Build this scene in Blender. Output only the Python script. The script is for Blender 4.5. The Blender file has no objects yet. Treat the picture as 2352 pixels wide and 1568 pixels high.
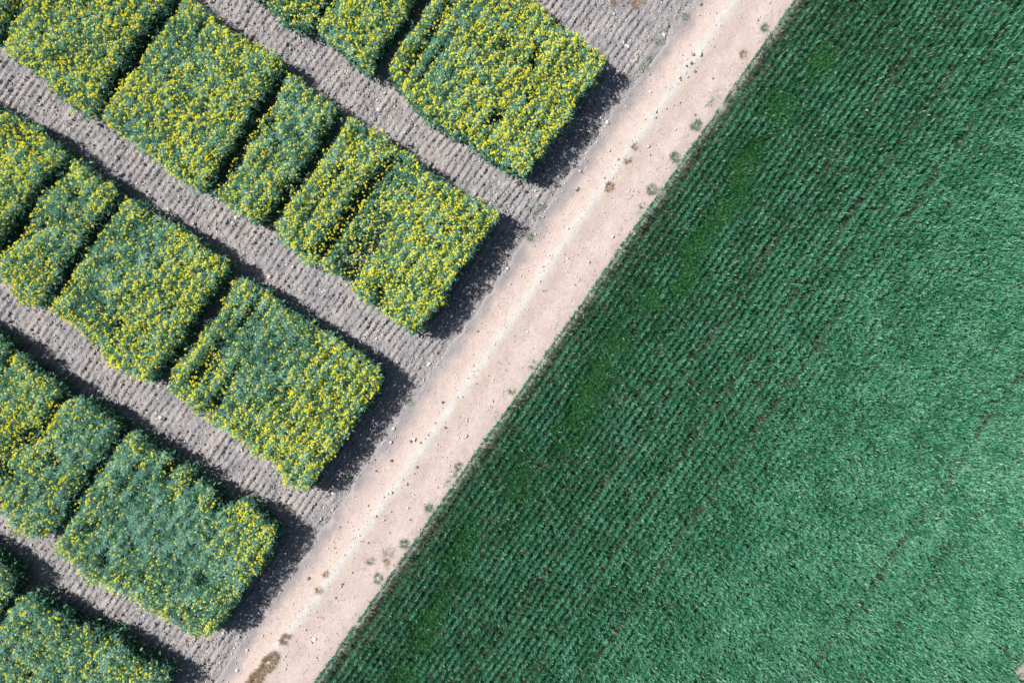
import bpy, bmesh, math
import numpy as np
from mathutils import noise as mnoise, Vector

# ------------------------------------------------------------------ camera, sky, sun
S = 0.016                       # metres per layout unit (the layout is 2352 x 1568 units)
HCAM = 1176 * S / 0.75          # drone height above the ground
scene = bpy.context.scene
cam_d = bpy.data.cameras.new("camera"); cam = bpy.data.objects.new("camera", cam_d)
scene.collection.objects.link(cam); scene.camera = cam
cam.location = (0, 0, HCAM); cam.rotation_euler = (0, 0, 0)
cam_d.sensor_width = 36; cam_d.lens = 24; cam_d.clip_start = 0.5; cam_d.clip_end = 5000

SHX, SHY = 0.955, -0.30         # direction in which shadows fall (world x, y)
ELEV = math.radians(47)
world = bpy.data.worlds.new("World"); scene.world = world; world.use_nodes = True
wn = world.node_tree; wn.nodes.clear()
sky = wn.nodes.new("ShaderNodeTexSky"); sky.sky_type = 'NISHITA'; sky.sun_disc = False
sky.sun_elevation = ELEV
sky.sun_rotation = math.atan2(-SHX, -SHY)
bg = wn.nodes.new("ShaderNodeBackground"); bg.inputs[1].default_value = 0.05
wo = wn.nodes.new("ShaderNodeOutputWorld")
wn.links.new(sky.outputs[0], bg.inputs[0]); wn.links.new(bg.outputs[0], wo.inputs[0])
sun_d = bpy.data.lights.new("sun", 'SUN'); sun_d.energy = 5.0; sun_d.angle = math.radians(0.5)
sun_d.color = (1.0, 0.955, 0.90)
sun = bpy.data.objects.new("sun", sun_d); scene.collection.objects.link(sun)
sv = Vector((SHX, SHY, 0)).normalized() * math.cos(ELEV) + Vector((0, 0, -math.sin(ELEV)))
sun.rotation_euler = sv.to_track_quat('-Z', 'Y').to_euler(); sun.location = (-20, 8, 30)
scene.view_settings.view_transform = 'Standard'; scene.view_settings.look = 'None'
scene.view_settings.gamma = 1; scene.view_settings.exposure = 0.55

# ------------------------------------------------------------------ helpers
rng = np.random.default_rng(7)
TX, TY = 0.576, -0.817          # along the track / crop rows (layout units, y down)
NX, NY = 0.817, 0.576           # across it
def W(dx, dy, z=0.0):
    """layout point (seen at height z) -> world x, y"""
    k = S * (1 - z / HCAM)
    return (np.asarray(dx, float) - 1176) * k, (784 - np.asarray(dy, float)) * k

def hashn(ix, iy, seed):
    n = (ix.astype(np.int64) * 374761393 + iy.astype(np.int64) * 668265263 + seed * 974634777) & 0xffffffff
    n = ((n ^ (n >> 13)) * 1274126177) & 0xffffffff
    return ((n ^ (n >> 16)) & 0xffffff) / float(0xffffff)
def vn(x, y, sc, seed=0):
    x = np.asarray(x, float) / sc; y = np.asarray(y, float) / sc
    ix = np.floor(x); iy = np.floor(y); fx = x - ix; fy = y - iy
    fx = fx * fx * (3 - 2 * fx); fy = fy * fy * (3 - 2 * fy)
    a = hashn(ix, iy, seed); b = hashn(ix + 1, iy, seed); c = hashn(ix, iy + 1, seed); d = hashn(ix + 1, iy + 1, seed)
    return (a + (b - a) * fx) * (1 - fy) + (c + (d - c) * fx) * fy
def fb(x, y, sc, seed=0):
    return (vn(x, y, sc, seed) + .5 * vn(x, y, sc / 2.1, seed + 1) + .25 * vn(x, y, sc / 4.3, seed + 2)) / 1.75

def inpoly(px, py, poly):
    r = np.zeros(len(px), bool); n = len(poly)
    for i in range(n):
        x0, y0 = poly[i]; x1, y1 = poly[(i + 1) % n]
        if y0 == y1: continue
        c = ((y0 > py) != (y1 > py)) & (px < (x1 - x0) * (py - y0) / (y1 - y0) + x0)
        r ^= c
    return r
def segdist(px, py, x0, y0, x1, y1):
    dx, dy = x1 - x0, y1 - y0
    t = np.clip(((px - x0) * dx + (py - y0) * dy) / (dx * dx + dy * dy + 1e-9), 0, 1)
    return np.hypot(px - x0 - t * dx, py - y0 - t * dy)
def polydist(px, py, poly):
    d = np.full(len(px), 1e9)
    for i in range(len(poly)):
        a = poly[i]; b = poly[(i + 1) % len(poly)]
        d = np.minimum(d, segdist(px, py, a[0], a[1], b[0], b[1]))
    return d

def mesh_np(name, co, loops, starts, mat, parent=None, attrs=None, smooth=False, loc=None):
    me = bpy.data.meshes.new(name)
    me.vertices.add(len(co)); me.vertices.foreach_set("co", co.astype(np.float32).ravel())
    me.loops.add(len(loops)); me.loops.foreach_set("vertex_index", loops.astype(np.int32).ravel())
    me.polygons.add(len(starts)); me.polygons.foreach_set("loop_start", starts.astype(np.int32))
    if smooth: me.polygons.foreach_set("use_smooth", np.ones(len(starts), bool))
    for k, v in (attrs or {}).items():
        a = me.attributes.new(k, 'FLOAT', 'POINT'); a.data.foreach_set("value", v.astype(np.float32))
    me.materials.append(mat); me.update(calc_edges=True)
    o = bpy.data.objects.new(name, me); scene.collection.objects.link(o)
    if parent is not None: o.parent = parent
    return o

def blades(p, az, L, wd, e1, e2, tone, twist=None):
    """curved leaf blades, 5 verts (base pair, middle pair, tip) each -> co, loops, starts, tone"""
    n = len(L)
    d = np.stack([np.cos(az), np.sin(az)], 1)
    p0 = p
    p1 = p0 + np.concatenate([d * (np.cos(e1) * L * .5)[:, None], (np.sin(e1) * L * .5)[:, None]], 1)
    p2 = p1 + np.concatenate([d * (np.cos(e2) * L * .5)[:, None], (np.sin(e2) * L * .5)[:, None]], 1)
    tw = rng.uniform(-.5, .5, n) if twist is None else twist
    s = np.stack([-np.sin(az) * np.cos(tw), np.cos(az) * np.cos(tw), np.sin(tw)], 1) * (wd * .5)[:, None]
    co = np.stack([p0 - s * .6, p0 + s * .6, p1 + s, p1 - s, p2], 1).reshape(-1, 3)
    b = (np.arange(n) * 5)[:, None]
    lp = np.concatenate([b + np.array([0, 1, 2, 3]), b + np.array([3, 2, 4])], 1).ravel()
    st = (np.arange(n)[:, None] * 7 + np.array([0, 4])).ravel()
    return co, lp, st, np.repeat(tone, 5)

def tag(o, label=None, cat=None, group=None, kind=None):
    if label: o["label"] = label
    if cat: o["category"] = cat
    if group: o["group"] = group
    if kind: o["kind"] = kind
    return o
def empty(name, x, y, z=0.0):
    o = bpy.data.objects.new(name, None); scene.collection.objects.link(o); o.location = (x, y, z)
    o.empty_display_size = .3
    return o

# ------------------------------------------------------------------ materials
def mat_base(name):
    m = bpy.data.materials.new(name); m.use_nodes = True; t = m.node_tree; t.nodes.clear()
    out = t.nodes.new("ShaderNodeOutputMaterial")
    return m, t, out
def ramp(t, stops, fac, interp='LINEAR'):
    r = t.nodes.new("ShaderNodeValToRGB"); r.color_ramp.interpolation = interp
    e = r.color_ramp.elements
    while len(e) < len(stops): e.new(0.5)
    for i, (p, c) in enumerate(stops): e[i].position = p; e[i].color = (*c, 1)
    t.links.new(fac, r.inputs[0]); return r.outputs[0]
def leaf_mat(name, stops, trans=.25, rough=.5, spec=.35):
    m, t, out = mat_base(name)
    a = t.nodes.new("ShaderNodeAttribute"); a.attribute_name = "tone"
    col = ramp(t, stops, a.outputs["Fac"])
    p = t.nodes.new("ShaderNodeBsdfPrincipled"); p.inputs["Roughness"].default_value = rough
    p.inputs["Specular IOR Level"].default_value = spec
    tr = t.nodes.new("ShaderNodeBsdfTranslucent"); mx = t.nodes.new("ShaderNodeMixShader"); mx.inputs[0].default_value = trans
    t.links.new(col, p.inputs["Base Color"]); t.links.new(col, tr.inputs[0])
    t.links.new(p.outputs[0], mx.inputs[1]); t.links.new(tr.outputs[0], mx.inputs[2]); t.links.new(mx.outputs[0], out.inputs[0])
    return m
M_canola = leaf_mat("canola_foliage", [(0, (.020, .060, .035)), (.3, (.055, .17, .095)), (.55, (.17, .40, .27)), (.8, (.29, .56, .43)), (1, (.44, .68, .57))], .25)
M_stem = leaf_mat("canola_stem", [(0, (.07, .14, .08)), (1, (.14, .22, .14))], .0)
M_flower = leaf_mat("canola_petals", [(0, (.34, .46, .06)), (.25, (.70, .70, .035)), (.6, (.90, .82, .035)), (1, (.95, .92, .12))], .30, .6, .2)
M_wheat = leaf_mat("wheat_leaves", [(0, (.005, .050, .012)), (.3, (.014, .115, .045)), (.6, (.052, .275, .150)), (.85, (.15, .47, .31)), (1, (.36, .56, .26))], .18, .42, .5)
M_under = leaf_mat("undergrowth_leaves", [(0, (.012, .075, .016)), (1, (.045, .24, .045))], .25)
M_weed = leaf_mat("weed_leaves", [(0, (.07, .13, .06)), (.5, (.14, .25, .15)), (1, (.26, .38, .26))], .2)
M_dry = leaf_mat("dry_grass_blades", [(0, (.20, .12, .07)), (.5, (.36, .25, .16)), (1, (.55, .45, .33))], .15)
M_greydry = leaf_mat("grey_dead_stems", [(0, (.16, .15, .15)), (1, (.40, .38, .37))], .1)
M_straw = leaf_mat("straw_litter", [(0, (.16, .15, .17)), (.5, (.33, .33, .38)), (1, (.58, .57, .58))], .05)

def tex_noise(t, vec, scale, detail=6, rough=.6):
    n = t.nodes.new("ShaderNodeTexNoise"); n.inputs["Scale"].default_value = scale
    n.inputs["Detail"].default_value = detail; n.inputs["Roughness"].default_value = rough
    t.links.new(vec, n.inputs["Vector"]); return n.outputs["Fac"]
def mixc(t, fac, a, b, mode='MIX'):
    m = t.nodes.new("ShaderNodeMix"); m.data_type = 'RGBA'; m.blend_type = mode
    if isinstance(fac, float): m.inputs[0].default_value = fac
    else: t.links.new(fac, m.inputs[0])
    for i, v in ((6, a), (7, b)):
        if isinstance(v, tuple): m.inputs[i].default_value = (*v, 1)
        else: t.links.new(v, m.inputs[i])
    return m.outputs[2]
def soil_mat(name, dark, mid, light, speck, extra=None):
    m, t, out = mat_base(name)
    tc = t.nodes.new("ShaderNodeTexCoord"); v = tc.outputs["Object"]
    c = ramp(t, [(.25, dark), (.5, mid), (.75, light)], tex_noise(t, v, 1.6, 8, .72))
    fine = tex_noise(t, v, 26, 5, .7)
    c = mixc(t, .75, c, ramp(t, [(.3, (.55, .54, .55)), (.5, (1, 1, 1)), (.72, (1.35, 1.33, 1.30))], fine), 'MULTIPLY')
    vo = t.nodes.new("ShaderNodeTexVoronoi"); vo.inputs["Scale"].default_value = 17; t.links.new(v, vo.inputs["Vector"])
    sp = ramp(t, [(.10, (1, 1, 1)), (.18, (0, 0, 0))], vo.outputs["Distance"])
    sel = ramp(t, [(.55, (0, 0, 0)), (.62, (1, 1, 1))], tex_noise(t, v, 9, 2))
    mm = t.nodes.new("ShaderNodeMath"); mm.operation = 'MULTIPLY'; t.links.new(sp, mm.inputs[0]); t.links.new(sel, mm.inputs[1])
    c = mixc(t, mm.outputs[0], c, speck)
    if extra: c = extra(t, v, c)
    p = t.nodes.new("ShaderNodeBsdfPrincipled"); p.inputs["Roughness"].default_value = .95
    p.inputs["Specular IOR Level"].default_value = .1
    t.links.new(c, p.inputs["Base Color"])
    bp = t.nodes.new("ShaderNodeBump"); bp.inputs["Strength"].default_value = .9; bp.inputs["Distance"].default_value = .02
    t.links.new(tex_noise(t, v, 20, 8, .75), bp.inputs["Height"]); t.links.new(bp.outputs[0], p.inputs["Normal"])
    t.links.new(p.outputs[0], out.inputs[0]); return m
def attr_mix(name, colr):
    def f(t, v, c):
        a = t.nodes.new("ShaderNodeAttribute"); a.attribute_name = name
        return mixc(t, a.outputs["Fac"], c, colr)
    return f
def two(*fs):
    def f(t, v, c):
        for g in fs: c = g(t, v, c)
        return c
    return f
M_soil = soil_mat("tilled_soil", (.165, .162, .178), (.255, .245, .255), (.40, .375, .36), (.55, .53, .52),
                  two(attr_mix("tan", (.36, .315, .285)), attr_mix("brown", (.045, .040, .024))))
M_track = soil_mat("track_dirt", (.40, .325, .300), (.475, .39, .36), (.54, .455, .42), (.68, .60, .55),
                   two(attr_mix("soil", (.265, .252, .258)), attr_mix("crest", (.53, .525, .49)), attr_mix("ochre", (.55, .43, .34))))
def stone_mat(name, a, b):
    m, t, out = mat_base(name)
    tc = t.nodes.new("ShaderNodeTexCoord")
    c = ramp(t, [(.3, a), (.7, b)], tex_noise(t, tc.outputs["Object"], 18, 6, .7))
    p = t.nodes.new("ShaderNodeBsdfPrincipled"); p.inputs["Roughness"].default_value = .85
    t.links.new(c, p.inputs["Base Color"]); t.links.new(p.outputs[0], out.inputs[0]); return m
M_st = {'pale': stone_mat("pale_stone", (.42, .40, .37), (.66, .63, .58)), 'white': stone_mat("white_stone", (.62, .60, .56), (.85, .83, .78)),
        'grey': stone_mat("grey_stone", (.20, .20, .21), (.36, .36, .36)), 'dark': stone_mat("dark_stone", (.08, .075, .075), (.18, .165, .16)),
        'tan': stone_mat("tan_stone", (.40, .31, .21), (.62, .50, .37)), 'brown': stone_mat("brown_stone", (.16, .11, .085), (.30, .22, .17))}

# ------------------------------------------------------------------ ground and track
def uv_of(dx, dy): return dx * TX + dy * TY, dx * NX + dy * NY
ROW = 15.3
def ground_z(dx, dy):
    u, v = uv_of(dx, dy)
    wob = (vn(u, v, 55, 5) - .5) * 5.0 + (vn(u, v, 9, 6) - .5) * 2.5
    ph = (v + wob) / ROW * 2 * math.pi
    fur = 1 - np.exp(-((np.mod(ph / 2 / math.pi, 1) - .5) / .13) ** 2) + .25 * np.sin(ph)   # broad ridges, narrow grooves
    amp = .060 * np.clip(-.25 + 1.9 * fb(u * .6, v, 24, 9), .05, 1.4) * np.clip((1300 - v) / 25, 0, 1) + .012 * np.clip((v - 1490) / 10, 0, 1)
    clod = (fb(dx, dy, 5.5, 21) - .5) * .085 + (fb(dx, dy, 22, 31) - .5) * .04
    z = fur * amp + clod - .02
    tr = np.clip((v - 1300) / 14, 0, 1) * np.clip((1512 - v) / 14, 0, 1)
    fr = (np.abs(dx) < 5000)
    return np.where(fr, z * (1 - tr) - .07 * tr, -.02)
def track_z(dx, dy):
    u, v = uv_of(dx, dy)
    wob = (vn(u, 0 * v, 300, 77) - .5) * 10
    vv = v - 1381 - wob
    z = .022 * np.exp(-(vv / 16) ** 2) - .030 * np.exp(-((vv - 48) / 24) ** 2) - .026 * np.exp(-((vv + 42) / 20) ** 2)
    z = z + (fb(dx, dy, 5, 61) - .5) * .014 + (fb(dx, dy, 25, 62) - .5) * .025
    edge = np.minimum(v - 1290 + (fb(dx, dy, 40, 63) - .5) * 30, 1517 - v)
    return z + .012 - .13 * np.clip(1 - edge / 16, 0, 1)
def surf_z(dx, dy):
    return np.maximum(ground_z(dx, dy), track_z(dx, dy) if True else 0) if np.ndim(dx) == 0 else \
        np.where((uv_of(dx, dy)[1] > 1295) & (uv_of(dx, dy)[1] < 1512), np.maximum(ground_z(dx, dy), track_z(dx, dy)), ground_z(dx, dy))

def grid(name, gx, gy, zf, mat, attrf):
    X, Y = np.meshgrid(gx, gy); sh = X.shape; dx = X.ravel(); dy = Y.ravel()
    wx, wy = W(dx, dy); co = np.stack([wx, wy, zf(dx, dy)], 1)
    ny, nx = sh; i = (np.arange(ny - 1)[:, None] * nx + np.arange(nx - 1)[None]).ravel()
    lp = np.stack([i, i + nx, i + nx + 1, i + 1], 1).ravel()
    st = np.arange(len(i)) * 4
    return mesh_np(name, co, lp, st, mat, attrs=attrf(dx, dy), smooth=True)
far = np.array([2500., 3400, 5200, 9000, 18000, 40000])
gx = np.concatenate([-far[::-1], np.arange(-240, 1650, 2.6), np.arange(1650, 2620, 9.), 2352 + far])
gy = np.concatenate([-far[::-1], np.arange(-240, 1810, 2.6), 1568 + far])
def gattr(dx, dy):
    u, v = uv_of(dx, dy)
    brown = np.clip((v - 1490) / 20, 0, 1) * .85
    bare = np.exp(-(np.hypot(dx - 2350, dy - 1545) / 40) ** 2)
    brown = brown * (1 - bare)
    tan = np.clip((fb(u, v * 2.2, 90, 41) - .45) * 2.6, 0, 1) * .6
    tan = np.maximum(tan, np.clip((v - 1270) / 35, 0, 1) * .35)
    tan = np.maximum(tan, bare)
    return {"brown": brown, "tan": tan}
ground = grid("ground", gx, gy, ground_z, M_soil, gattr); tag(ground, kind="structure")
ground["label"] = "grey brown tilled soil with drill furrows between the crop plots"
# track: its own strip, laid out along its length
uu = np.arange(-2100, 1700, 3.2); vv = np.arange(1284, 1524, 3.0)
U, V = np.meshgrid(uu, vv); U = U.ravel(); V = V.ravel()
det = TX * NY - TY * NX
tdx = (U * NY - V * TY) / det; tdy = (V * TX - U * NX) / det
wx, wy = W(tdx, tdy); co = np.stack([wx, wy, track_z(tdx, tdy)], 1)
nx = len(uu); ny = len(vv); i = (np.arange(ny - 1)[:, None] * nx + np.arange(nx - 1)[None]).ravel()
wob = (vn(U, 0 * V, 300, 77) - .5) * 10
crest = (.30 + .85 * fb(tdx, tdy, 9, 76)) * np.exp(-((V - 1381 - wob + (fb(tdx, tdy, 14, 71) - .5) * 10) / 14.5) ** 2)
och = np.clip(np.exp(-((V - 1402 - wob) / 12) ** 2) + np.exp(-((V - 1360 - wob) / 9) ** 2), 0, 1) * (.05 + .35 * fb(tdx, tdy, 60, 73))
soilm = np.clip((1336 + (fb(tdx, tdy, 30, 74) - .5) * 34 - V) / 26, 0, 1) * .95 + np.clip((V - 1470 + (fb(tdx, tdy, 24, 75) - .5) * 30) / 30, 0, 1) * .35
trk = mesh_np("track", co, np.stack([i, i + 1, i + nx + 1, i + nx], 1).ravel(), np.arange(len(i)) * 4, M_track,
              attrs={"crest": crest, "ochre": och, "soil": soilm}, smooth=True)
tag(trk, kind="structure"); trk["label"] = "pinkish dirt farm track with a pale raised crest along its middle"

# ------------------------------------------------------------------ rapeseed plots
HC = 1.22
P = {}
P['2z'] = [(-220,-120),(108,-120),(30,8),(-8,72),(-22,98),(-60,75),(-200,-20)]
P['2a'] = [(122,-120),(46,8),(8,72),(-6,102),(0,118),(25,135),(60,160),(100,185),(110,210),(140,230),(165,250),(195,262),(213,268),(222,240),(238,205),(252,178),(268,150),(285,122),(312,80),(345,40),(388,0),(405,-35),(280,-120)]
P['2b'] = [(428,-15),(408,15),(372,48),(330,105),(312,150),(270,180),(252,216),(230,252),(225,262),(240,285),(262,305),(285,320),(320,345),(345,365),(375,397),(425,424),(440,437),(472,437),(480,415),(505,368),(533,330),(552,295),(573,260),(603,218),(627,178),(655,150),(638,125),(588,95),(550,78),(525,65),(497,45),(475,22),(450,0)]
P['2c'] = [(658,157),(688,175),(698,195),(728,207),(750,220),(773,240),(760,280),(738,308),(727,335),(710,357),(688,385),(675,407),(655,425),(643,450),(615,487),(603,504),(586,514),(575,512),(542,490),(505,467),(488,447),(490,425),(515,382),(545,342),(563,305),(588,268),(620,222),(645,180)]
P['2d'] = [(788,267),(805,262),(830,277),(863,295),(898,315),(903,332),(948,350),(980,385),(1000,400),(1023,415),(1053,432),(1085,450),(1118,467),(1145,475),(1152,492),(1135,515),(1115,540),(1098,565),(1083,592),(1063,617),(1045,640),(1030,667),(1025,700),(1010,708),(993,725),(975,740),(958,755),(945,770),(920,750),(890,735),(875,717),(838,697),(813,675),(793,647),(773,637),(738,620),(728,607),(695,607),(683,592),(658,567),(633,557),(623,517),(643,485),(670,442),(693,417),(713,392),(750,337),(768,312),(785,282)]
P['1a'] = [(430,-120),(500,-70),(603,0),(618,20),(645,45),(670,57),(700,60),(712,45),(735,15),(752,-10),(815,-120)]
P['1b'] = [(835,-120),(768,-5),(745,25),(718,50),(728,72),(758,95),(783,118),(800,135),(823,148),(832,163),(853,160),(858,135),(875,108),(883,92),(910,65),(933,32),(943,8),(1015,-120)]
P['1c'] = [(1050,-120),(978,8),(963,30),(950,55),(933,77),(913,107),(898,132),(888,162),(903,182),(915,200),(933,222),(948,240),(973,265),(998,277),(1028,300),(1050,305),(1075,322),(1100,342),(1130,367),(1158,380),(1185,394),(1204,400),(1218,392),(1226,372),(1248,357),(1262,335),(1270,312),(1301,282),(1316,260),(1320,238),(1338,215),(1356,195),(1375,175),(1391,150),(1400,132),(1386,120),(1363,105),(1336,75),(1311,60),(1283,52),(1271,40),(1253,15),(1241,0),(1225,-20),(1150,-70),(1080,-120)]
P['3a'] = [(-150,165),(0,252),(27,257),(82,290),(105,312),(130,330),(152,352),(130,375),(108,392),(87,420),(75,440),(40,485),(15,515),(-5,545),(-45,610),(-150,540)]
P['3b'] = [(165,362),(185,370),(207,392),(225,407),(247,410),(262,435),(263,452),(248,472),(228,487),(202,517),(186,555),(162,582),(140,605),(123,642),(102,683),(96,700),(85,704),(65,705),(35,695),(22,680),(18,660),(0,645),(-28,632),(-5,585),(30,535),(70,475),(105,432),(138,400)]
P['3c'] = [(270,464),(280,457),(305,452),(325,475),(355,490),(375,503),(395,508),(412,522),(445,540),(462,562),(490,577),(515,592),(523,612),(512,630),(497,655),(482,670),(472,690),(455,715),(435,735),(425,760),(410,784),(398,795),(375,827),(357,857),(350,878),(330,884),(312,877),(275,857),(242,842),(230,824),(217,799),(195,787),(170,752),(140,737),(117,727),(110,707),(124,687),(150,647),(164,612),(187,587),(212,560),(228,520),(248,493),(265,478)]
P['3d'] = [(550,632),(530,645),(522,667),(505,687),(495,717),(475,742),(452,765),(435,796),(410,822),(392,844),(380,874),(382,899),(400,917),(430,939),(438,954),(465,972),(500,992),(532,1004),(560,1024),(570,1049),(588,1059),(625,1064),(638,1091),(653,1116),(683,1131),(700,1138),(712,1121),(722,1104),(738,1086),(748,1071),(763,1051),(780,1024),(800,996),(813,969),(828,951),(843,926),(860,911),(873,891),(880,868),(872,844),(853,831),(838,814),(808,794),(778,775),(728,750),(718,737),(676,715),(648,702),(645,690),(616,672),(603,657),(588,655),(570,642)]
P['4z'] = [(-60,740),(0,775),(16,788),(10,815),(-5,845),(-60,925),(-150,870),(-150,690)]
P['4a'] = [(25,810),(40,806),(52,829),(72,849),(100,859),(120,871),(132,894),(136,915),(150,917),(175,914),(200,926),(225,938),(240,955),(257,964),(267,976),(265,994),(255,1011),(240,1034),(220,1059),(197,1084),(185,1111),(167,1126),(157,1151),(145,1176),(133,1202),(112,1224),(98,1240),(57,1242),(26,1228),(9,1198),(0,1185),(-30,1165),(-110,1120),(-120,1060),(-40,925),(5,850)]
P['4b'] = [(285,996),(302,991),(322,1001),(332,1024),(357,1036),(372,1039),(390,1044),(393,1061),(396,1073),(407,1069),(440,1074),(440,1098),(462,1111),(490,1119),(500,1141),(505,1160),(520,1162),(545,1146),(575,1154),(596,1180),(614,1196),(634,1212),(634,1240),(621,1263),(601,1298),(586,1322),(573,1335),(556,1362),(534,1395),(521,1421),(498,1447),(486,1462),(460,1473),(411,1452),(363,1425),(333,1408),(280,1377),(236,1360),(193,1342),(171,1316),(149,1290),(116,1282),(114,1250),(136,1226),(155,1196),(172,1158),(192,1134),(212,1096),(237,1066),(260,1030),(277,1006)]
P['5a'] = [(-120,1215),(0,1298),(22,1307),(26,1333),(13,1373),(-5,1405),(-60,1490),(-150,1430)]
P['5b'] = [(17,1395),(28,1375),(57,1364),(83,1382),(105,1403),(140,1412),(155,1436),(190,1442),(219,1456),(263,1469),(285,1496),(315,1513),(337,1530),(385,1548),(378,1575),(350,1620),(300,1690),(100,1690),(-60,1600),(-30,1470),(0,1421)]
# sparse streaks and holes: x0, y0, x1, y1, half width, strength
SP = [(465,50,455,72,6,.8),(600,235,612,270,17,.7),(585,290,545,350,9,.85),(548,345,500,415,15,.80),(628,190,600,245,12,.8),(633,322,634,328,6,.7),(685,312,684,318,5,.6),
 (895,370,828,442,10,.95),(828,442,800,492,13,1),(800,492,735,578,11,.9),(862,535,803,630,12,1),(835,560,795,600,26,.8),(860,470,812,590,22,.66),(905,372,850,450,12,.7),(868,662,866,695,8,.95),
 (783,372,690,520,5,.55),(878,508,886,500,8,.8),(805,612,793,640,12,.9),(700,585,733,560,4,.5),
 (1030,5,935,155,6,.92),(1018,100,963,178,6,.9),(1052,60,1040,85,4,.6),(1233,105,1222,152,6,1),(1145,258,1118,282,7,.9),(1213,222,1216,228,6,.7),
 (655,45,690,30,9,.65),(80,515,15,548,15,.75),(170,438,168,448,6,.7),(342,570,340,575,5,.7),(370,603,368,610,5,.8),(222,600,220,604,5,.7),(270,742,268,748,6,.8),
 (597,680,540,760,5,.9),(540,760,470,875,4.5,.7),(502,782,435,875,7,.95),(545,838,495,924,6,.85),(495,924,462,962,8,.92),(620,690,560,800,3.5,.5),
 (132,920,90,990,8,.9),(90,990,40,1012,13,.75),(112,1050,122,1060,7,.8),(-5,1068,20,1088,9,.85),(382,1070,374,1096,8,.9),(236,1290,232,1296,6,.9),
 (455,1336,460,1330,7,.6),(215,1210,213,1214,5,.7),(193,1210,190,1216,6,.7),(61,1550,58,1556,6,.8),(437,1098,430,1112,7,.8),(500,1150,492,1166,9,.85),
 (340,1090,300,1150,4,.6),(330,1040,270,1130,4,.5),(150,1395,165,1440,6,.3),(240,120,236,126,5,.6),(110,300,108,305,5,.4),(60,170,58,174,5,.5),
 (1160,95,1150,110,5,.5),(1245,285,1240,292,6,.6),(745,300,735,318,7,.5),(950,600,946,606,6,.7),(1030,520,1028,528,6,.6),(700,985,697,992,6,.7),(660,900,655,910,5,.6),(770,900,766,908,5,.6)]
# areas with fewer or more open flowers: x, y, radius, factor
FD = [(190,80,60,.7),(420,95,52,.42),(440,200,60,.75),(300,290,38,.45),(345,330,30,.6),(690,270,45,.5),(650,340,40,.55),(930,395,45,.55),(860,460,25,.6),(770,600,40,.5),
 (1000,110,45,.30),(1075,30,40,.55),(1020,190,42,.45),(1100,130,40,.7),(150,470,50,.40),(120,560,42,.5),(310,560,66,.30),(235,640,56,.40),(190,700,40,.55),(250,740,40,.6),
 (560,760,75,.42),(640,790,70,.33),(590,880,60,.42),(500,900,45,.6),(700,770,50,.6),(215,1000,60,.40),(70,1140,70,.5),(160,1060,50,.45),
 (310,1130,80,.25),(400,1230,110,.28),(250,1250,80,.45),(450,1340,80,.45),(60,1480,90,.45),(200,1530,90,.6),(730,1010,80,1.1),(800,900,70,1.15),(1060,560,90,1.1),(1280,180,90,1.15),(610,1260,40,1.5),(560,1180,40,1.8),(150,900,30,1.2),(40,830,30,1.3)]
INFO = {  # base flower density, row relief, name
 '2z': (1.0, .05, "corner of a yellow rapeseed plot cut off by the top left edge"),
 '2a': (1.0, .05, "wide yellow rapeseed plot at top left, left of a thin broken dark gap"),
 '2b': (.95, .06, "large rapeseed plot at top left with a bluish green patch near its upper end"),
 '2c': (.72, .07, "narrow patchy rapeseed plot with dark holes, right of the plot with the bluish patch"),
 '2d': (.95, .08, "rapeseed plot in the middle of the photo with a bare soil hole in its centre"),
 '1a': (.85, .06, "small piece of rapeseed plot at the top edge, first left of a narrow yellow one"),
 '1b': (.90, .05, "tongue shaped yellow rapeseed plot at the top edge, left of a wide dark gap"),
 '1c': (1.12, .09, "dense yellow rapeseed plot at top right with two open rows at its left"),
 '3a': (1.0, .05, "yellow rapeseed plot corner at the left edge, topmost of the second band's plots"),
 '3b': (.85, .06, "rapeseed plot at the left edge with dark sparse upper left side, second band"),
 '3c': (1.0, .05, "broad rapeseed plot left of centre, greyish green in the middle, yellow at its lower side"),
 '3d': (1.0, .11, "rapeseed plot striped by dark row gaps at left, dense yellow at its right"),
 '4z': (.35, .05, "dark green scrap of rapeseed plot at the left edge, above the lower left plots"),
 '4a': (.75, .06, "mottled green and yellow rapeseed plot at the left edge with a dark hole, lower left"),
 '4b': (.62, .07, "mostly bluish green rapeseed plot with few flowers, notched upper side, lower left"),
 '5a': (.40, .05, "dark green scrap of rapeseed plot at the left edge near the bottom corner"),
 '5b': (.60, .06, "bluish green rapeseed plot with scattered flowers in the bottom left corner")}

def sparse(x, y):
    s = np.zeros(len(x))
    for (a, b, c, d, w, st) in SP:
        m = (x > min(a, c) - 3 * w) & (x < max(a, c) + 3 * w) & (y > min(b, d) - 3 * w) & (y < max(b, d) + 3 * w)
        if m.any(): s[m] = np.maximum(s[m], st * np.exp(-(segdist(x[m], y[m], a, b, c, d) / (w * 1.55 + 2)) ** 4))
    return s
def flowerdens(x, y):
    f = np.ones(len(x))
    for (a, b, r, k) in FD: f *= 1 + (k ** 1.4 - 1) * np.exp(-(((x - a) ** 2 + (y - b) ** 2) / (r * 1.1) ** 2) ** 1.5)
    return f

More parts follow.
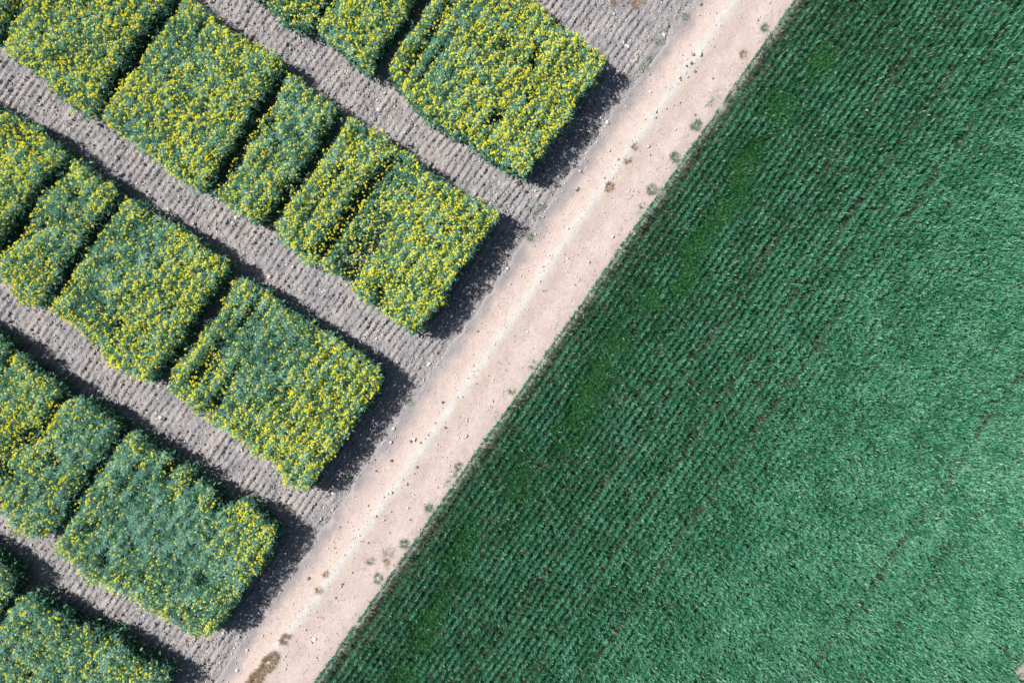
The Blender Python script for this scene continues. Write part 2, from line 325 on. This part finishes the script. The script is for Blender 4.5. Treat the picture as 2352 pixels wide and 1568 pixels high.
PH = {k: (i * .37) % 1 * 6.28 for i, k in enumerate(P)}
def build_plot(key):
    poly = P[key]; dens, relief, label = INFO[key]
    xs = [p[0] for p in poly]; ys = [p[1] for p in poly]
    x0, x1, y0, y1 = min(xs) - 12, max(xs) + 12, min(ys) - 12, max(ys) + 12
    area = (x1 - x0) * (y1 - y0) * S * S
    cx, cy = W(sum(xs) / len(xs), sum(ys) / len(ys))
    root = empty("rapeseed_plot", float(cx), float(cy)); tag(root, label, "crop plot", "rapeseed trial plots")
    off = np.array([float(cx), float(cy), 0])
    def sample(dm2, jit=5.5, shrink=4.6):
        n = int(area * dm2); x = rng.uniform(x0, x1, n); y = rng.uniform(y0, y1, n)
        jx = (vn(x, y, 11, 3) - .5) * jit * 2.4 + (vn(x, y, 4, 8) - .5) * jit; jy = (vn(x, y, 11, 4) - .5) * jit * 2.4 + (vn(x, y, 4, 9) - .5) * jit
        m = inpoly(x + jx, y + jy, poly)
        x, y = x[m], y[m]; m = polydist(x, y, poly) > shrink * (.4 + 1.2 * vn(x, y, 7, 12)) * (rng.random(len(x)) < .9)
        return x[m], y[m]
    def canopy(x, y, sp):
        u, v = uv_of(x, y)
        h = HC + (fb(x, y, 26, 15) - .5) * .34 + (vn(x, y, 8, 16) - .5) * .20 + relief * np.sin(v / 26 * 2 * math.pi + PH[key])
        ed = np.clip(polydist(x, y, poly) / 16, 0, 1)
        return h * (1 - .25 * sp) - .16 * (1 - ed)
    cos, lps, sts, tns = [], [], [], []
    vo = lo = 0
    def addb(b):
        nonlocal vo, lo
        co, lp, st, tn = b
        cos.append(co - off); lps.append(lp + vo); sts.append(st + lo); tns.append(tn); vo += len(co); lo += len(lp)
    # upper shoots in small star-like sprays
    x, y = sample(260); sp = sparse(x, y)
    rowm = np.sin(uv_of(x, y)[1] / 26 * 2 * math.pi + PH[key])
    m = rng.random(len(x)) > np.clip(sp * 1.15, 0, 1) + .75 * (vn(x, y, 5.5, 44) > .80) + relief * 1.5 * (rowm < -.5)
    x, y, sp = x[m], y[m], sp[m]
    h = canopy(x, y, sp)
    K = 5
    X, Y = np.repeat(x, K), np.repeat(y, K); H_ = np.repeat(h, K) - rng.exponential(.055, len(X)) - .03
    X = X + rng.normal(0, 1.6, len(X)); Y = Y + rng.normal(0, 1.6, len(X))
    wx, wy = W(X, Y, HC); az = rng.uniform(0, 2 * math.pi, len(X)); n = len(X)
    L = rng.uniform(.09, .20, n); wd = rng.uniform(.008, .017, n)
    tone = np.clip(.62 + .9 * (np.repeat(fb(x, y, 30, 52), K) - .5) + rng.normal(0, .16, n), 0, 1)
    addb(blades(np.stack([wx, wy, H_ - .05], 1), az, L, wd, rng.uniform(.4, 1.3, n), rng.uniform(-.1, 1.1, n), tone))
    # broad leaves deeper down
    x, y = sample(560, 4); sp = sparse(x, y); m = rng.random(len(x)) > sp * .95; x, y, sp = x[m], y[m], sp[m]
    h = canopy(x, y, sp); n = len(x)
    z = h * rng.uniform(.12, .82, n); wx, wy = W(x, y, HC)
    addb(blades(np.stack([wx, wy, z], 1), rng.uniform(0, 6.283, n), rng.uniform(.12, .24, n), rng.uniform(.04, .09, n),
                rng.uniform(.0, .8, n), rng.uniform(-.6, .4, n), np.clip(rng.normal(.3, .12, n), 0, 1)))
    fo = mesh_np("foliage", np.concatenate(cos), np.concatenate(lps), np.concatenate(sts), M_canola, root, {"tone": np.concatenate(tns)})
    # stems standing in the soil
    cos, lps, sts, tns = [], [], [], []; vo = lo = 0
    x, y = sample(45, 4); sp = sparse(x, y); m = rng.random(len(x)) > sp * .6; x, y, sp = x[m], y[m], sp[m]
    h = canopy(x, y, sp); n = len(x); wx, wy = W(x, y, HC)
    addb(blades(np.stack([wx, wy, np.full(n, -.03)], 1), rng.uniform(0, 6.283, n), h * .97, np.full(n, .014), rng.uniform(1.42, 1.55, n), rng.uniform(1.35, 1.55, n), rng.random(n), np.zeros(n)))
    mesh_np("stems", np.concatenate(cos), np.concatenate(lps), np.concatenate(sts), M_stem, root, {"tone": np.concatenate(tns)})
    # flower heads: each a little dome of petals
    x, y = sample(140, 5.5, 3.4); sp = sparse(x, y); fd = flowerdens(x, y) * dens * np.clip(.15 + 1.5 * fb(x, y, 24, 88), .1, 1.5)
    m = rng.random(len(x)) < fd * (1 - .66 * sp); x, y, sp = x[m], y[m], sp[m]
    h = canopy(x, y, sp * .7) + rng.uniform(-.05, .10, len(x)); n = len(x)
    wx, wy = W(x, y, HC)
    K = 11; r = np.repeat(rng.uniform(.022, .047, n), K)
    a = rng.uniform(0, 6.283, n * K); ph = np.arccos(rng.uniform(-.15, 1, n * K))
    dirv = np.stack([np.sin(ph) * np.cos(a), np.sin(ph) * np.sin(a), np.cos(ph)], 1)
    c = np.repeat(np.stack([wx, wy, h], 1), K, 0) + dirv * r[:, None] * np.array([1, 1, .75]) * rng.uniform(.75, 1.1, n * K)[:, None]
    nr = dirv + rng.normal(0, .45, (n * K, 3)); nr[:, 2] = np.abs(nr[:, 2]) + .7; nr /= np.linalg.norm(nr, axis=1)[:, None]
    t1 = np.cross(nr, rng.normal(0, 1, (n * K, 3))); t1 /= np.linalg.norm(t1, axis=1)[:, None]; t2 = np.cross(nr, t1)
    s = rng.uniform(.011, .019, n * K)[:, None]
    co = np.stack([c - t1 * s, c - t2 * s, c + t1 * s, c + t2 * s], 1).reshape(-1, 3) - off
    N = n * K
    tn = np.repeat(np.clip(np.repeat(rng.normal(.55, .14, n), K) + rng.normal(0, .16, N), 0, 1), 4)
    fl = mesh_np("flower_heads", co, np.arange(N * 4), np.arange(N) * 4, M_flower, root, {"tone": tn})
    fl["kind"] = "stuff"
    return n
tot = sum(build_plot(k) for k in P)
print("flower heads", tot)

# ------------------------------------------------------------------ wheat field
HW = .48
def wheat():
    vo = lo = 0; cos, lps, sts, tns = [], [], [], []
    u0, u1 = -1650, 1900; vmax = 3000
    rows = np.arange(1496, vmax, ROW)
    dxs, dys = [], []
    per = int((u1 - u0) * S * 95)
    U = rng.uniform(u0, u1, per * len(rows)); R = np.repeat(rows, per)
    # plants of a row stand in small clumps
    U = U + (vn(U * 1.0, R * 7.1, 7, 101) - .5) * 5
    sg = 1.75 + 2.5 * np.clip((R - 1850) / 450, 0, 1)
    V = R + rng.normal(0, 1, len(U)) * sg + (vn(U, R, 90, 102) - .5) * 4
    dx = (U * NY - V * TY) / det; dy = (V * TX - U * NX) / det
    m = (dx > 500) & (dx < 2560) & (dy > -200) & (dy < 1770)
    dx, dy, U, V, R = dx[m], dy[m], U[m], V[m], R[m]
    patch = np.exp(-((V - 1622 - (fb(U, 0 * U, 260, 111) - .5) * 120) / 42) ** 2) * np.clip((fb(U, V * 1.2, 75, 112) - .40) * 5, 0, 1)
    keep = np.ones(len(dx))
    keep *= 1 - .62 * patch
    keep *= 1 - .5 * np.clip((fb(dx, dy, 16, 113) - .58) * 5, 0, 1) * np.clip(1.2 - (V - 1500) / 1100, .15, 1)
    for (vc, w, s) in ((1777, 7, .75), (1882, 7, .75), (1921, 6, .5), (1990, 9, .75), (2051, 6, .45), (2413, 8, .75), (2516, 7, .6), (1511, 5, .85), (1700, 6, .5), (1836, 6, .5)):
        vcw = vc + (vn(U, 0 * U, 120, 114) - .5) * 8
        keep *= 1 - s * np.exp(-((V - vcw) / w) ** 2) * np.clip(.45 + 1.2 * vn(U, V * 0 + vc, 45, 115), 0, 1)
    for (bx, by, br) in ((2352, 1545, 22), (2318, 1492, 9), (2345, 1510, 12), (1950, 385, 9), (2000, 180, 7)):
        keep *= 1 - np.exp(-(np.hypot(dx - bx, dy - by) / br) ** 4)
    dark = np.clip(1.0 - (V - 1500) / 650, 0, 1)
    keep *= .80 + .20 * (1 - dark)
    m = rng.random(len(dx)) < keep
    dx, dy, U, V, patch, dark = dx[m], dy[m], U[m], V[m], patch[m], dark[m]
    h = HW + (fb(dx, dy, 40, 121) - .5) * .14 + (fb(dx, dy, 9, 122) - .5) * .12 - .17 * patch + .03 * (1 - dark)
    K = 4; n = len(dx) * K
    wx, wy = W(np.repeat(dx, K), np.repeat(dy, K), HW)
    wx = wx + rng.normal(0, .012, n); wy = wy + rng.normal(0, .012, n)
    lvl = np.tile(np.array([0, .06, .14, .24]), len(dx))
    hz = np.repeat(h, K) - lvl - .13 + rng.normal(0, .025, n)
    tone = np.clip(.56 + .13 * np.repeat(np.clip((V - 1700) / 800, 0, 1), K) + .40 * (np.repeat(fb(dx, dy, 45, 131), K) - .5) - .22 * np.repeat(patch, K) - .08 * np.repeat(dark, K) + rng.normal(0, .15, n) - lvl * .5, 0, .93)  # tone rises toward the lower right: sun hotspot brightness put into leaf colour
    yl = rng.random(n) < .03; tone[yl] = rng.uniform(.95, 1, yl.sum())
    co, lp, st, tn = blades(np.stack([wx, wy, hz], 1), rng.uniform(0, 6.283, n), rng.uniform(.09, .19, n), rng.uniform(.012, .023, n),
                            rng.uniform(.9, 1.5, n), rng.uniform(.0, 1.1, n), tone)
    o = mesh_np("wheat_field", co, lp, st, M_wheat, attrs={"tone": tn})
    tag(o, "dense blue green wheat crop in drilled rows filling the right half", "wheat crop", kind="stuff")
    print("wheat blades", n)
    # shaded lower leaves between the rows
    n = 330000
    dx = rng.uniform(600, 2560, n); dy = rng.uniform(-200, 1770, n); V = dx * NX + dy * NY; U = dx * TX + dy * TY
    line = np.zeros(n)
    for vc in (1777, 1882, 1990, 2413, 2516, 1511): line = np.maximum(line, np.exp(-((V - vc - (vn(U, 0 * U, 120, 114) - .5) * 8) / 7) ** 2))
    m = (V > 1497) & (rng.random(n) > line * .9) & (np.hypot(dx - 2352, dy - 1545) > 24) & (rng.random(n) < .45 + .55 * np.clip((V - 1500) / 300, 0, 1)); dx, dy = dx[m], dy[m]; n = len(dx)
    wx, wy = W(dx, dy, .1)
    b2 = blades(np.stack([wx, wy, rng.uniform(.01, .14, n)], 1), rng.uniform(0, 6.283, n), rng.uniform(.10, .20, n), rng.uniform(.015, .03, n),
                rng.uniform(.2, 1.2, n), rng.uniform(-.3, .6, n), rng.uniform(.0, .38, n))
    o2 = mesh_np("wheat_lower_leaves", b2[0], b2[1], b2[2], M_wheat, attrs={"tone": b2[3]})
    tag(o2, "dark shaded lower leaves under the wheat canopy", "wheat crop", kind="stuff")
    # low bright undergrowth where the wheat is thin
    n = 260000
    U = rng.uniform(-1100, 1500, n); V = rng.uniform(1530, 1760, n)
    dx = (U * NY - V * TY) / det; dy = (V * TX - U * NX) / det
    patch = np.exp(-((V - 1622 - (fb(U, 0 * U, 260, 111) - .5) * 120) / 46) ** 2) * np.clip((fb(U, V * 1.2, 75, 112) - .38) * 5, 0, 1)
    m = (rng.random(n) < patch) & (dx < 2560) & (dy > -200) & (dy < 1770); dx, dy = dx[m], dy[m]; n = len(dx)
    wx, wy = W(dx, dy, .2)
    co, lp, st, tn = blades(np.stack([wx, wy, rng.uniform(.03, .2, n)], 1), rng.uniform(0, 6.283, n), rng.uniform(.06, .14, n), rng.uniform(.01, .022, n),
                            rng.uniform(.3, 1.3, n), rng.uniform(-.2, .8, n), rng.random(n))
    o = mesh_np("undergrowth", co, lp, st, M_under, attrs={"tone": tn})
    tag(o, "low bright green weeds carpeting the thin strip inside the wheat", "undergrowth", kind="stuff")
wheat()

# ------------------------------------------------------------------ gravel, clods and straw
OCT = np.array([[1,0,0],[-1,0,0],[0,1,0],[0,-1,0],[0,0,1],[0,0,-1]], float)
OF = np.array([[0,2,4],[2,1,4],[1,3,4],[3,0,4],[2,0,5],[1,2,5],[3,1,5],[0,3,5]])
def lumps(name, dx, dy, r, mat, label, cat):
    n = len(dx); wx, wy = W(dx, dy); z = surf_z(dx, dy) + r * .15
    a = rng.uniform(0, 6.283, n); ca, sa = np.cos(a), np.sin(a)
    v = OCT[None] * rng.uniform(.6, 1.25, (n, 6, 1)) * np.array([1, .8, .6]) + rng.normal(0, .12, (n, 6, 3))
    x = v[..., 0] * ca[:, None] - v[..., 1] * sa[:, None]; y = v[..., 0] * sa[:, None] + v[..., 1] * ca[:, None]
    co = np.stack([x, y, v[..., 2]], 2) * r[:, None, None] + np.stack([wx, wy, z], 1)[:, None]
    lp = (OF[None] + (np.arange(n) * 6)[:, None, None]).ravel()
    o = mesh_np(name, co.reshape(-1, 3), lp, np.arange(n * 8) * 3, mat)
    tag(o, label, cat, kind="stuff"); return o
def scatter(n, fn):
    x = rng.uniform(-200, 1900, n); y = rng.uniform(-200, 1750, n); v = uv_of(x, y)[1]
    m = rng.random(n) < fn(x, y, v); return x[m], y[m]
soilf = lambda x, y, v: np.where(v < 1300, .25 + 1.1 * np.clip(fb(x, y, 50, 201) - .25, 0, 1), 0)
x, y = scatter(110000, soilf)
lumps("soil_clods", x, y, rng.gamma(3, .0085, len(x)) + .008, M_soil, "grey brown clods lying on the tilled soil", "soil clods")
bpy.data.objects["soil_clods"].data.attributes  # clods share the soil's colours
x, y = scatter(150000, lambda x, y, v: np.where(v < 1310, .35 + 1.6 * np.clip(fb(x, y, 40, 202) - .35, 0, 1), np.where(v < 1500, .14, 0)))
lumps("pale_gravel", x, y, rng.gamma(2.0, .008, len(x)) + .008, M_st['pale'], "small pale stones strewn over soil and track", "gravel")
x, y = scatter(30000, lambda x, y, v: np.where((v > 1300) & (v < 1500), .55 + .6 * np.exp(-((v - 1381) / 9) ** 2), .1 * (v < 1300)))
lumps("brown_gravel", x, y, rng.gamma(2.2, .0055, len(x)) + .005, M_st['brown'], "small brown stones strewn over the dirt track", "gravel")
# straw bits
x, y = scatter(90000, lambda x, y, v: np.where(v < 1320, .10 + .9 * np.clip((fb(x * 1.0, y, 60, 203) - .42) * 3, 0, 1) + .5 * np.exp(-((v - 1290) / 14) ** 2), np.where(v > 1455, .22 * (v < 1492), 0)))
n = len(x); wx, wy = W(x, y)
ang = np.where(rng.random(n) < .5, math.atan2(-TY, TX) + rng.normal(0, .4, n), rng.uniform(0, 6.283, n))
co, lp, st, tn = blades(np.stack([wx, wy, surf_z(x, y) + .012], 1), ang, rng.uniform(.05, .18, n), rng.uniform(.007, .014, n), rng.normal(.05, .1, n), rng.normal(-.02, .1, n), rng.random(n))
tag(mesh_np("straw_litter", co, lp, st, M_straw, attrs={"tone": tn}), "bluish grey straw bits littering the tilled soil", "straw", kind="stuff")

# ------------------------------------------------------------------ single stones
def stone(dx, dy, size, tone, label, group):
    r = size * S * .5
    bm = bmesh.new(); bmesh.ops.create_icosphere(bm, subdivisions=3, radius=1)
    sd = Vector((dx * .37, dy * .53, 1.7)); asp = rng.uniform(.68, 1.0); a = rng.uniform(0, 3.14)
    planes = [(Vector(rng.normal(0, 1, 3)).normalized(), rng.uniform(.62, .85)) for _ in range(9)]
    for v in bm.verts:
        p = v.co.copy()
        for nrm, d in planes:
            q = p.dot(nrm)
            if q > d: p -= nrm * (q - d) * .9
        p *= 1 + .16 * mnoise.noise(v.co * 1.3 + sd) + .05 * mnoise.noise(v.co * 4 + sd)
        v.co = Vector((p.x, p.y * asp, p.z * .68)) * r * 1.15
    bmesh.ops.rotate(bm, verts=bm.verts, cent=(0, 0, 0), matrix=__import__('mathutils').Matrix.Rotation(a, 3, 'Z'))
    me = bpy.data.meshes.new("stone"); bm.to_mesh(me); bm.free(); me.materials.append(M_st[tone])
    o = bpy.data.objects.new("stone", me); scene.collection.objects.link(o)
    z = float(surf_z(np.array([dx]), np.array([dy]))[0]); x, y = W(dx, dy, z)
    o.location = (float(x), float(y), z + r * .38)
    tag(o, label, "stone", group)
GT = "stones lying on the dirt track"; GS = "stones lying on the tilled soil"
for s in [
 (1607,124,10,'pale',"largest pale stone of the cluster on the track's crest at top",GT),
 (1591,126,8,'grey',"grey stone just left of the largest pale stone near the track top",GT),
 (1588,146,8,'brown',"brown stone below the grey and pale pair near the track top",GT),
 (1577,152,5.5,'dark',"small dark stone lower left of the brown stone near the track top",GT),
 (1596,164,6,'brown',"small brown stone on the crest, lowest of the upper cluster",GT),
 (1560,178,7,'tan',"tan stone left of the crest below the upper stone cluster",GT),
 (1563,184,5,'grey',"small grey stone touching the lower side of the tan stone near the track top",GT),
 (1580,177,5,'tan',"small tan stone on the crest right of a larger tan one near the track top",GT),
 (1608,10,8,'grey',"grey stone at the top edge of the photo on soil beside the track",GS),
 (1605,35,5.5,'pale',"small pale stone just below the grey one at the top edge beside the track",GS),
 (1525,81,8,'white',"whitish stone on the soil between the top right plot and the track",GS),
 (1410,33,6,'pale',"pale stone below the dry brown grass at the top edge",GS),
 (1395,282,9,'pale',"pale stone at the edge of the top right plot's shadow",GS),
 (1418,366,8,'tan',"tan stone on the crest just left of dry grass, upper track",GT),
 (1506,270,5,'grey',"small grey stone on the upper track's crest above two dry grass tufts",GT),
 (1531,250,5,'grey',"small grey stone on the right flank of the crest, upper track",GT),
 (1596,264,5,'brown',"small brown stone on the right wheel path above a round green tuft",GT),
 (1741,47,5,'brown',"small brown stone on the track close to the wheat at top",GT),
 (1493,212,6,'white',"small whitish stone on the left wheel path, upper track",GT),
 (1275,418,7,'tan',"tan stone on soil just below the end of the top right plot's shadow",GS),
 (1390,427,8,'tan',"orange tan stone in brown grass on the crest, upper of a touching pair",GT),
 (1389,435,7,'pale',"pale tan stone in brown grass on the crest, lower of a touching pair",GT),
 (1407,544,7.5,'white',"elongated white stone on the right wheel path in mid track",GT),
 (1353,602,6,'tan',"tan stone on the right wheel path, below the elongated white one",GT),
 (1505,451,5,'tan',"small tan stone beside a green tuft at the wheat's edge",GT),
 (1453,439,5,'pale',"small pale stone alone on the right wheel path left of a green tuft",GT),
 (952,1009,9,'white',"largest whitish stone on the left wheel path of the lower track",GT),
 (944,1013,6,'dark',"small dark stone left of the largest whitish stone on the lower track",GT),
 (966,1016,5.5,'grey',"small grey stone right of the largest whitish stone on the lower track",GT),
 (1017,924,6,'dark',"dark stone on the left wheel path near the centre of the photo",GT),
 (1023,982,5.5,'dark',"dark stone on the crest, right of the whitish stone, lower track",GT),
 (956,1072,7,'grey',"round grey stone on the crest of the lower track",GT),
 (899,1057,7,'dark',"dark lumpy stone on the left wheel path of the lower track",GT),
 (878,1018,6,'pale',"pale stone at the lower edge of the third plot's shadow by the track",GS),
 (987,835,6,'white',"left of a pair of pale stones on soil above the third plot's shadow",GS),
 (1005,836,6,'tan',"right of a pair of pale stones on soil above the third plot's shadow",GS),
 (933,1111,7,'tan',"flat tan stone on the right wheel path of the lower track",GT),
 (764,1131,6,'white',"white stone just below the tip of the striped plot",GS),
 (864,1081,5,'dark',"small dark stone at the left border of the lower track",GT),
 (905,983,7,'pale',"long pale stone at the shadow's rim beside the left wheel path",GS),
 (370,959,12,'pale',"big pale boulder in the alley above the lower left plots",GS),
 (361,961,6,'pale',"small pale stone touching the left side of the big alley boulder",GS),
 (148,849,9,'white',"whitish stone in the alley near the left edge",GS),
 (192,846,7,'grey',"grey stone right of the whitish stone in the alley near the left edge",GS),
 (429,990,7,'grey',"grey stone in the alley right below the big pale boulder",GS),
 (556,1033,8,'pale',"pale stone beside the striped plot's lower left side",GS),
 (387,483,10,'pale',"big pale stone in the alley above the broad plot left of centre",GS),
 (542,500,8,'white',"white stone at the foot of the narrow patchy plot",GS),
 (522,504,6,'grey',"grey stone left of the white one at the foot of the narrow patchy plot",GS),
 (818,704,7,'tan',"tan stone in the alley below the middle plot's notch",GS),
 (865,777,7,'white',"white stone in the alley just left of the middle plot's lowest tip",GS),
 (785,683,6.5,'grey',"grey stone in the alley beside the middle plot's lower left side",GS),
 (788,760,5.5,'pale',"small pale stone in the alley above the striped plot",GS),
 (884,215,8,'pale',"pale stone in the upper alley just left of the top right plot",GS),
 (869,253,8,'white',"white stone in the middle of the upper alley",GS),
 (954,289,6,'tan',"tan stone in the upper alley, right of a grey one",GS),
 (930,276,6,'grey',"grey stone in the upper alley, left of a tan one",GS),
 (717,159,6,'dark',"dark stone in the upper alley above the narrow patchy plot",GS),
 (708,1327,8,'grey',"grey stone on the left wheel path near the bottom of the track",GT),
 (723,1466,8,'white',"white stone on the right wheel path near the bottom of the photo",GT),
 (715,1474,6,'pale',"pale stone lower left of the white one near the photo's bottom",GT),
 (786,1341,5,'brown',"brown stone on the right wheel path near the bottom of the track",GT),
 (845,1246,5,'grey',"grey stone right of the crest in the lower track, above a tan one",GT),
 (808,1314,5.5,'tan',"tan stone on the right wheel path left of a grass tuft, lower track",GT),
 (771,1372,4.5,'dark',"tiny dark stone right of the crest near a dry grass tuft, lower track",GT),
 (825,1229,5,'white',"small white stone on the crest of the lower track",GT),
 (545,1538,8,'white',"whitish stone on soil left of the rusty grass clump at the bottom",GS),
 (568,1492,5.5,'white',"small white stone at the track's left border near the bottom",GS),
 (513,1453,6,'pale',"pale stone at the tip of the bluish green plot's shadow",GS),
 (255,1425,7,'white',"whitish stone in the lowest alley, left of a grey one",GS),
 (301,1436,7,'grey',"grey stone in the lowest alley, right of a whitish one",GS)]:
    stone(*s)

# ------------------------------------------------------------------ single tufts and weeds
def tuft(dx, dy, r, kind, label, group, name="grass_tuft", cat="grass tuft"):
    R_ = r * S * .85
    n = int({'green': 1500, 'dry': 1300, 'thin': 500, 'dead': 500, 'leafy': 900}[kind] * R_ * R_ * 9) + 25
    rr = R_ * rng.random(n) ** .75 * .95; a = rng.uniform(0, 6.283, n)
    ell = rng.uniform(.6, 1, 1)[0] * (.55 if kind == 'dry' else 1); th = math.atan2(-TY, TX)
    x = rr * np.cos(a); y = rr * np.sin(a) * ell
    x, y = x * math.cos(th) - y * math.sin(th), x * math.sin(th) + y * math.cos(th)
    lump = vn(x / S + dx, y / S + dy, 4, 301) > .42; x, y, a = x[lump], y[lump], (a + th)[lump]; n = len(x)
    z0 = float(surf_z(np.array([dx]), np.array([dy]))[0]) - .01
    base = np.stack([x, y, np.zeros(n)], 1)
    L = rng.uniform(.09, .22, n) * (1.1 if kind != 'leafy' else .5); wd = rng.uniform(.005, .010, n) * (1 if kind != 'leafy' else 3.5)
    az = a + rng.normal(0, .9, n)
    if kind == 'dead': L *= 1.9; wd *= .8; az = rng.uniform(0, 6.283, n)
    e1 = rng.uniform(.1, 1.1, n); e2 = rng.uniform(-.3, .5, n)
    if kind == 'dead': e1 = rng.uniform(.02, .3, n); e2 = rng.uniform(-.25, .1, n)
    co, lp, st, tn = blades(base, az, L, wd, e1, e2, rng.random(n))
    mat = {'green': M_weed, 'dry': M_dry, 'thin': M_weed, 'dead': M_greydry, 'leafy': M_under}[kind]
    o = mesh_np(name, co, lp, st, mat, attrs={"tone": tn}); wx_, wy_ = W(dx, dy, 0); o.location = (float(wx_), float(wy_), z0)
    tag(o, label, cat, group)
GG = "green weed tufts along the track"; GD = "dry grass clumps on the track crest"; GW = "weeds sprouting on the soil beside the track"
for t in [
 (1755,64,8,'green',"green grass tuft by the wheat at the top end of the track",GG),
 (1598,287,12,'green',"biggest round green tuft on the track's wheat side, upper track",GG),
 (1550,362,11,'green',"tall green tuft hugging the wheat, second below the biggest one",GG),
 (1638,222,11,'dead',"sprawling greyish dead stems on the track near the wheat, upper right",GG),
 (1631,238,5,'thin',"small green sprig below the greyish dead stems",GG),
 (1706,125,9,'dry',"brown withered tuft on the track's wheat side near the top",GD),
 (1497,436,11,'green',"spiky green tuft beside the wheat, upper of a pair",GG),
 (1476,470,8,'green',"spiky green tuft beside the wheat, lower of a pair",GG),
 (1463,493,5,'thin',"thin faded sprig below the pair of spiky green tufts",GG),
 (1222,838,9,'thin',"sparse green tuft on the track edge in mid photo",GG),
 (1176,897,6,'green',"small green tuft against the wheat, left below the sparse mid photo one",GG),
 (1138,949,5,'thin',"faint sprig on the track near the wheat, just below the photo's centre",GG),
 (1053,1071,7,'green',"dark green tuft near the wheat, right of a twin",GG),
 (1038,1088,7,'green',"dark green tuft near the wheat, left lower of twins",GG),
 (1028,1109,4.5,'thin',"tiny sprig below the twin dark green tufts",GG),
 (985,1164,8,'green',"green tuft leaning on the wheat border in the lower track",GG),
 (927,1248,8,'green',"olive tuft against the wheat border above the sprawling twigs",GG),
 (890,1272,13,'dead',"sprawling bare grey twigs on the lower track near the wheat",GG),
 (850,1288,6.5,'green',"small green rosette on the track left of the sprawling twigs",GG),
 (886,1291,6,'dry',"brownish tuft just below the sprawling twigs",GD),
 (868,1327,10,'green',"bright green tuft by the wheat, lowest green one of the track",GG),
 (836,1302,4,'thin',"tiny green sprig between the small rosette and lowest bright tuft",GG),
 (1398,428,13,'dry',"brown dry grass around a pair of tan stones on the crest",GD),
 (1458,337,10,'dry',"thin brown dry grass on the crest, upper of two, upper track",GD),
 (1441,366,9,'dry',"thin brown dry grass on the crest, lower of two, right of a tan stone",GD),
 (654,1465,13,'dry',"greyish brown dry clump on the crest above the rusty clump",GD),
 (732,1353,9,'dry',"dry brown tuft on the crest in the lower track",GD),
 (748,1318,5,'dry',"tiny dry tuft on the crest above a larger dry one, lower track",GD),
 (690,1421,5,'dry',"small dry tuft on the crest between two larger dry clumps, lower track",GD),
 (616,1520,36,'dry',"big rusty brown dry grass clump at the bottom of the track",GD),
 (586,1558,30,'dry',"rusty dry grass clump cut by the bottom edge of the photo",GD),
 (1415,-2,18,'dry',"rusty brown dry grass at the top edge beside the top right plot",GW),
 (1462,6,17,'dry',"right hand rusty dry grass at the top edge, toward the track",GW),
 (1513,95,9,'thin',"faint green weed patch on soil below the whitish stone at top",GW),
 (1523,72,6,'thin',"small faint weed just above the whitish stone beside the upper track",GW),
 (1572,39,5,'green',"small green weed on soil near the top edge by the track",GW),
 (1491,137,6,'leafy',"leafy green weed on soil right of the top right plot's tip",GW),
 (1481,162,9,'thin',"sparse weed patch below the leafy one right of the top right plot",GW),
 (1336,325,9,'leafy',"broad leaved green weed inside the top right plot's shadow",GW),
 (1350,312,5,'leafy',"small broad leaved weed at the upper right of its bigger neighbour in shadow",GW),
 (1453,78,6,'thin',"small weed sprig on soil below the rusty grass at top",GW),
 (1242,477,7,'thin',"thin green weed on soil above the middle plot's shadow",GW),
 (1231,496,6,'thin',"thin weed just below another, above the middle plot's shadow",GW),
 (1215,543,6,'green',"small green weed at the right rim of the middle plot's shadow",GW),
 (1326,433,5,'leafy',"small dark leafy weed at the left side of the track, upper half",GW),
 (805,1099,5,'leafy',"bright green weed at the lower rim of the striped plot's shadow",GW),
 (778,1210,4.5,'leafy',"tiny dark green weed at the left side of the lower track",GW),
 (940,925,7,'thin',"sparse weed at the right rim of the striped plot's shadow",GW),
 (680,1281,8,'thin',"sparse green weed on soil right of the bluish green plot's shadow",GW)]:
    tuft(*t)
# dry white streak on the soil near the top
n = 130; tt = rng.random(n)
x = 1430 + 18 * tt + rng.normal(0, 1.3, n); y = 98 + 16 * tt + rng.normal(0, 1.3, n)
lumps("chalk_crumbs", x, y, rng.uniform(.012, .03, n), M_st['white'], "streak of white crumbs on the soil right of the top right plot", "chalk crumbs")
print("objects", len(scene.objects))
